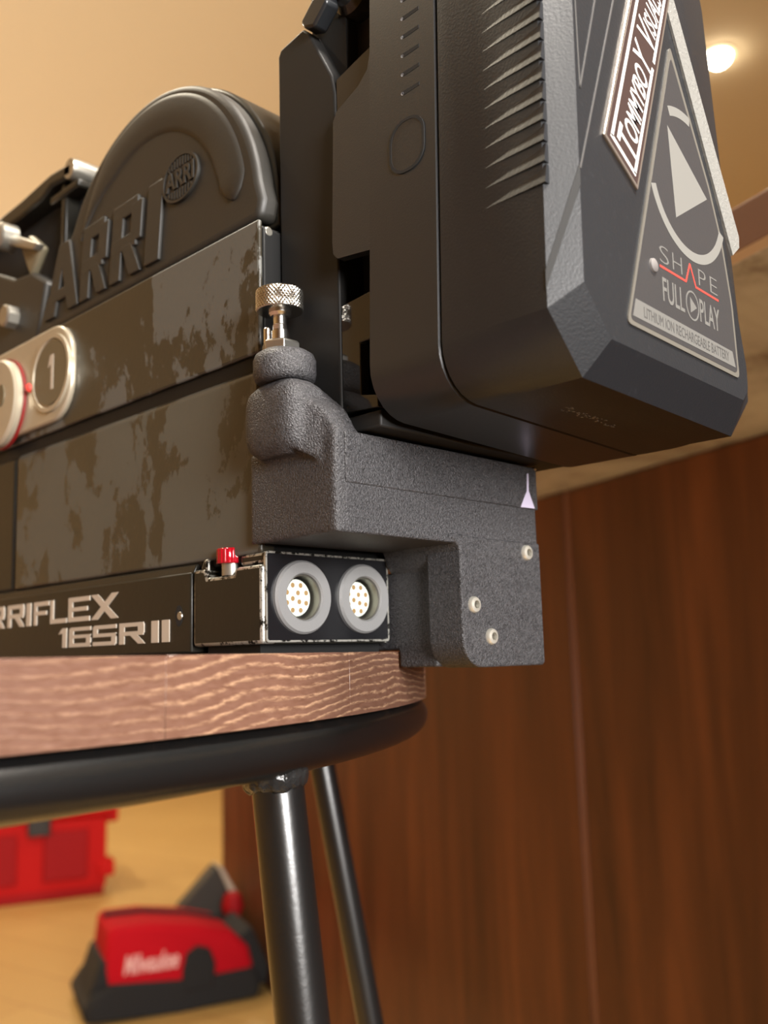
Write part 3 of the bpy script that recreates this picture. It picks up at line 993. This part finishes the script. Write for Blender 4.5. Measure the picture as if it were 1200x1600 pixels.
# ================================================================== BATTERY MOUNT (plate between bracket and battery)
mp = thing('battery_mount_plate', 'flat black battery mount plate standing between film camera and battery', 'mount', (55, -15, 56))
prf = [(1.5, 56.2), (1.5, 181.4), (0.2, 183.6), (-10.5, 185.2), (-13.0, 182.8), (-22.6, 164.5), (-23.9, 158), (-23.9, 56.2)]
build('mount_slab', MB().prism(prf, 'X', 9.2, 100), 'mount_matte', mp, (0.7, 3))
build('mount_core', MB().box(19, 92, -39.6, -23.9, 58.4, 214), 'black_void', mp)
build('latch_housing', MB().box(17, 90, -30, -6, 184.6, 214), 'black_void', mp)
build('latch_web', MB().box(14, 90, -24.2, -12, 158, 186), 'black_void', mp)
lo1 = build('lower_face', MB().prism([(-24, 62.4), (-37.5, 61.6), (-37.5, 65.0), (-31.2, 66.2), (-31.2, 81.0), (-39.9, 81.0), (-39.9, 94.8), (-24, 93.4)], 'X', 9.7, 13), 'mount_gloss', mp, (0.25, 2))
build('upper_face', MB().prism([(-24, 112), (-39.9, 112), (-39.9, 166.2), (-34, 164.8), (-24, 162.2)], 'X', 9.7, 13), 'mount_gloss', mp, (0.25, 2))
build('bottom_rail', MB().box(10, 98, -38, -24, 56.3, 61), 'mount_matte', mp, (0.6, 2))
build('latch_lever', MB().prism([(-13.6, 182.6), (-12.2, 185.2), (-17.6, 190), (-23, 190.5), (-24, 186), (-18, 181)], 'X', 6.6, 12), 'battery_base', mp, (0.8, 2))
build('release_bar', MB().prism([(-17.5, 189), (-16, 216), (-25, 216), (-25, 189)], 'X', 7.4, 14), 'mount_matte', mp, (0.7, 2))
build('release_button', MB().lathe([(5, 0), (7, 1.6), (7.4, 4), (7, 9)], (12, -27, 191), 'X', 28), 'mount_gloss', mp)

# ================================================================== BATTERY
BP = (3.0, -65.0, 57.6)
bt = thing('battery', 'large black camera battery with a triangular grey label and a slanted sticker', 'battery', BP, rot=(0, math.radians(2.0), 0))
XL, XR, ZB, ZT = 3.0, 104.6, 57.8, 208.0
# base half (mount side): profile in YZ cut across the whole width, rounded lower corners via loops
RB = 13.0


def shell_loop(y, inset=0.0, insz=None, top_r=None):
    iz = inset if insz is None else insz
    pts = rrect(XL + inset, XR - inset, ZB + iz, ZT - iz, (RB - inset * 0.4, RB - inset * 0.4, 16, 16), 7)
    return [(x, y, z) for x, z in pts]


mb = MB()
mb.loops([shell_loop(-41.0, 0), shell_loop(-64.6, 0), shell_loop(-65.0, 0.4)])
bb = build('base_half', mb, 'battery_base', bt, smooth=30)
# two tabs of the base that reach back over the mount plate (visible on the near side)
tabp = [(-41, 103.0), (-28.4, 104.6), (-26.6, 106.4), (-26.2, 110), (-26.2, 146.5), (-27.6, 149.2), (-36.6, 153.2), (-40.0, 156.5), (-41, 161)]
build('side_tab', MB().prism(tabp, 'X', 3.0, 5.6), 'battery_base', bb)
# power button: a raised lozenge with a groove around it
but = rrect(-60.6, -49.2, 120.4, 134.6, (5, 5, 5, 5), 6)
br_ = build('power_button', MB().prism(but, 'X', 2.75, 4), 'battery_base', bt, (0.3, 2))
bo = rrect(-61.1, -48.7, 119.9, 135.1, (5.4, 5.4, 5.4, 5.4), 6)
bi = rrect(-60.3, -49.5, 120.7, 134.3, (4.8, 4.8, 4.8, 4.8), 6)
build('button_groove', MB().loops([[(2.9, a[0], a[1]), (2.66, a[0], a[1]), (2.66, b[0], b[1]), (2.9, b[0], b[1])] for a, b in zip(bo + bo[:1], bi + bi[:1])], False), 'black_void', br_)
# charge slits
for k in range(9):
    z = 142.6 + 5.5 * k
    sl = build('charge_slit', MB().prism([(-59.4, z + 0.9), (-59.4, z - 0.1), (-54.0, z - 0.4), (-53.2, z), (-53.2, z + 0.8)], 'X', 2.9, 4), 'black_void', bt, smooth=0)
    build('slit_light', MB().lathe([(0.62, 0.3), (0.5, -0.1)], (3.0, -53.4, z + 0.2), 'X', 12), 'lit_slit', sl)

# outer half with chamfered front
mb = MB()
front_n = []
l0 = shell_loop(-65.4, 0.35)
l1 = shell_loop(-65.9, 0)
l2 = shell_loop(-96.6, 0)


def taper(loop):
    out = []
    for x, y, z in loop:
        if x > 60 and z > 122:
            x -= (z - 122) * 0.19
        out.append((x, y, z))
    return out


def facet(loop, n=7):
    """straighten the two lower rounded corners into one flat cut each"""
    out = list(loop)
    for s0 in (0, n + 1):
        p, q = Vector(loop[s0]), Vector(loop[s0 + n])
        for k in range(n + 1):
            out[s0 + k] = tuple(p.lerp(q, k / n))
    return out


l2 = facet(taper(l2))
l3 = []
for (x, y, z), (xi, yi, zi) in zip(l2, facet(shell_loop(-102.4, 6.0, 8.6))):
    if xi > 60:
        xi = min(xi, 91.5) - (max(0, zi - 110) * 0.36)
    l3.append((xi, -102.4, zi))
mb.loops([l0, l1, [(x, -78, z) for x, y, z in l1], l2, l3])
oh = build('outer_half', mb, 'battery', bt, smooth=19)
# saw-tooth grip ridges on the near side
rg0 = None
for k in range(20):
    z = 100.2 + 5.15 * k
    prf_y = [(3.1, z + 4.6), (3.1, z), (2.15, z + 0.15)]
    if rg0 is None:
        mb = MB()
        ya, yb = -79.5, -97.6
        mb.add([(3.15, ya, z), (3.15, ya, z + 1.2), (3.02, ya, z + 0.1), (5.2, yb, z), (3.15, yb, z + 4.7), (2.3, yb, z + 0.1), (5.2, yb, z + 4.7)],
               [(0, 2, 1), (2, 5, 4, 1), (0, 3, 5, 2), (3, 6, 4, 5), (1, 4, 6), (0, 1, 6, 3)])
        rg0 = build('grip_ridge', mb, 'battery', bt, smooth=0)
    else:
        copy_to(rg0, bt, (0, 0, 5.15 * k))
YF = -102.4


def flat(poly, d, name, mat, root, y=YF, **kw):
    return build(name, MB().prism(poly, 'Y', y - d, y + 0.12), mat, root, smooth=0, **kw)


def seg(p, q, wd):
    p, q = Vector(p), Vector(q)
    d = (q - p).normalized()
    nrm = Vector((-d.y, d.x)) * wd / 2
    return [tuple(p + nrm), tuple(p - nrm), tuple(q - nrm), tuple(q + nrm)]


# raised side strip and facet lines of the front
flat([(53.4, 173.0), (58.8, 176.0), (91.2, 115.6), (90.8, 112.2), (86.2, 108.4)], 0.7, 'lit_facet_strip', 'lit_facet_strip', bt)
# triangular label: rim, face, print


def tri(P, r=2.0):
    P = [Vector(p) for p in P]
    out = []
    for i in range(len(P)):
        a, b, c_ = P[i - 1], P[i], P[(i + 1) % len(P)]
        d1, d2 = (a - b).normalized(), (c_ - b).normalized()
        for k in range(5):
            t = k / 4
            out.append(tuple(b + d1 * r * (1 - t) ** 2 + d2 * r * t ** 2))
    return out


lb = flat(tri([(56.1, 159.2), (26.4, 72.2), (85.8, 72.0), (84.4, 93), (80.6, 110.4), (75.0, 124.4)]), 0.35, 'label_border', 'label_rim', bt)
lb['label'] = 'triangular grey battery label with silver border'
flat(tri([(56.1, 155.8), (27.8, 73.4), (84.6, 73.2), (83.2, 93), (79.4, 110), (73.8, 124)]), 0.42, 'label_face', 'label_face', lb)
YL = YF - 0.42
# ring cut by the label's edges, with the play triangle
RC, RO, RI = (61.4, 120.1), 21.4, 18.7
for a0, a1 in ((199, 338), (81, 115)):
    run = [math.radians(a0 + (a1 - a0) * k / 40) for k in range(41)]
    pts = [(RC[0] + RO * math.cos(a), RC[1] + RO * math.sin(a)) for a in run] + [(RC[0] + RI * math.cos(a), RC[1] + RI * math.sin(a)) for a in reversed(run)]
    flat(pts, 0.06, 'label_ring', 'label_grey', lb, YL)
flat([(51.7, 133.6), (53.6, 108.2), (72.4, 120.3)], 0.06, 'play_mark', 'label_grey', lb, YL)


def front_text(txt, x0, z0, wd, ht, name, mat, root, y=YL, d=0.06, ang=0.0, **kw):
    ca, sa = math.cos(ang), math.sin(ang)
    mb = placed_text(txt, wd, ht, 0.1, lambda x, yy, z: (x0 + x * ca - yy * sa, y - d if z < 0 else y + 0.05, z0 + x * sa + yy * ca), **kw)
    return build(name, mb, mat, root, smooth=0)


for ch, a, b in (('S', 43.6, 48.2), ('H', 50.2, 55.2), ('P', 64.2, 68.4), ('E', 70.8, 75.0)):
    front_text(ch, a, 92.9, b - a, 4.6, 'word_mark', 'label_dim', lb, offset=-0.16)
flat(seg((57.0, 91.7), (59.7, 97.4), 0.6), 0.06, 'word_mark', 'label_red', lb, YL)
flat(seg((59.7, 97.4), (62.4, 91.7), 0.6), 0.065, 'word_mark', 'label_red', lb, YL)
flat(seg((43.4, 91.7), (57.2, 91.7), 0.6), 0.055, 'red_underline', 'label_red', lb, YL)
flat(seg((62.2, 91.7), (75.4, 91.7), 0.6), 0.055, 'red_underline', 'label_red', lb, YL)
front_text('FULL', 44.2, 82.6, 11.2, 6.4, 'word_mark', 'label_dim', lb, offset=0.1)
front_text('PLAY', 63.8, 82.6, 11.4, 6.4, 'word_mark', 'label_dim', lb, offset=0.1)
cc = (59.8, 85.8)
mb = MB()
ringpts = [2 * math.pi * k / 32 for k in range(33)]
mb.loops([[(cc[0] + 3.6 * math.cos(t), YL - 0.06, cc[1] + 4.1 * math.sin(t)), (cc[0] + 3.1 * math.cos(t), YL - 0.06, cc[1] + 3.6 * math.sin(t)),
           (cc[0] + 3.1 * math.cos(t), YL + 0.05, cc[1] + 3.6 * math.sin(t)), (cc[0] + 3.6 * math.cos(t), YL + 0.05, cc[1] + 4.1 * math.sin(t))] for t in ringpts], False)
build('play_ring', mb, 'label_dim', lb, smooth=0)
flat([(58.6, 83.6), (62.2, 85.8), (58.6, 88.0)], 0.06, 'play_arrow', 'label_dim', lb, YL)
bar_ = flat([(29.0, 74.6), (83.4, 74.6), (82.0, 78.9), (30.6, 79.3)], 0.06, 'caption_bar', 'label_dim', lb, YL)
front_text('LITHIUM ION RECHARGEABLE BATTERY', 34.2, 75.5, 45.4, 2.7, 'caption', 'bar_ink', bar_, YL - 0.06, 0.04)
build('indicator_lens', MB().lathe([(1.9, 0.1), (1.7, -0.5), (0.9, -0.9)], (40.0, YL, 90.6), 'Y', 18), 'insert_white', lb).data.materials[0] = M['scuff']

# slanted sticker over the label's left edge
ANG = math.radians(70.5)
u_ = Vector((math.cos(ANG), math.sin(ANG)))
n_ = Vector((0.866, -0.5))          # the ends are cut at a slant
O_ = Vector((19.2, 116.9))


def SP(a, b):
    p = O_ + u_ * a + n_ * b
    return (p.x, p.y)


WD, LG = 17.2, 84.0
YS = YF - 0.75
mb = MB().prism([SP(0, 0), SP(0, WD), SP(LG, WD), SP(LG, 0)], 'Y', YS, YF + 0.1)
sk = build('sticker', mb, 'sticker_foil', bt, (0.15, 1), smooth=0)
sk['label'] = 'slanted maroon name sticker with white lettering'
build('sticker_face', MB().prism([SP(0.9, 0.9), SP(0.9, WD - 0.9), SP(LG - 1, WD - 0.9), SP(LG - 1, 0.9)], 'Y', YS - 0.05, YS + 0.05), 'sticker_dark', sk, smooth=0)


def sline(a0, b0, a1, b1, wd):
    return seg(SP(a0, b0), SP(a1, b1), wd)


for nm, q in (('sticker_line', sline(2.6, 3.0, LG - 3, 3.0, 1.1)), ('sticker_line', sline(2.6, 14.6, 39, 14.6, 1.1)),
              ('sticker_line', sline(41, 14.6, LG - 3, 14.6, 1.1)), ('sticker_line', sline(2.6, 2.5, 2.6, 15.1, 1.1)), ('sticker_line', sline(LG - 3, 2.5, LG - 3, 15.1, 1.1))):
    flat(q, 0.11, nm, 'sticker_white', sk, YS)


def sticker_text(txt, a, wd, ht, b):
    mb = placed_text(txt, wd, ht, 0.1, lambda x, y, z: (SP(a + x, b - y)[0], YS - 0.11 if z < 0 else YS + 0.02, SP(a + x, b - y)[1]), offset=0.12)
    build('sticker_letter', mb, 'sticker_white', sk, smooth=0)


sticker_text('T', 4.4, 5.2, 9.0, 14.0)
sticker_text('OMMYBO', 10.0, 23.4, 6.8, 13.6)
sticker_text('Y', 34.0, 5.2, 9.0, 14.0)
sticker_text('V', 42.6, 5.0, 9.4, 14.2)
sticker_text('ISUALS', 48.2, 14.6, 6.8, 13.6)

# facet lines left of the sticker
fl = [((9.4, 104.5), (31.5, 168.0)), ((9.5, 172.0), (10.6, 125.0)), ((25.0, 172.0), (10.6, 125.0))]
for (a, b) in fl:
    flat(seg(a, b, 0.5), 0.12, 'facet_line', 'line_grey', bt)
# groove crossing the near chamfer
mb = MB()
mb.loops([[(2.75, -96.6, 75.0), (2.75, -96.6, 79.6), (3.6, -95.9, 79.6), (3.6, -95.9, 75.0)], [(8.9, -102.6, 100.0), (8.9, -102.6, 105.4), (9.8, -102.2, 105.4), (9.8, -102.2, 100.0)]])
build('chamfer_groove', mb, 'black_void', bt, smooth=0)
# scuffed print on the underside
mb = MB()
for k in range(46):
    x = 33 + 26 * random.random()
    y = -78 - 3.4 * random.random()
    s_ = 0.25 + 0.35 * random.random()
    mb.box(x, x + s_ * 1.6, y, y + s_, ZB - 0.06, ZB + 0.1)
o = build('worn_print', mb, 'scuff', bt, smooth=0)
o['kind'] = 'stuff'
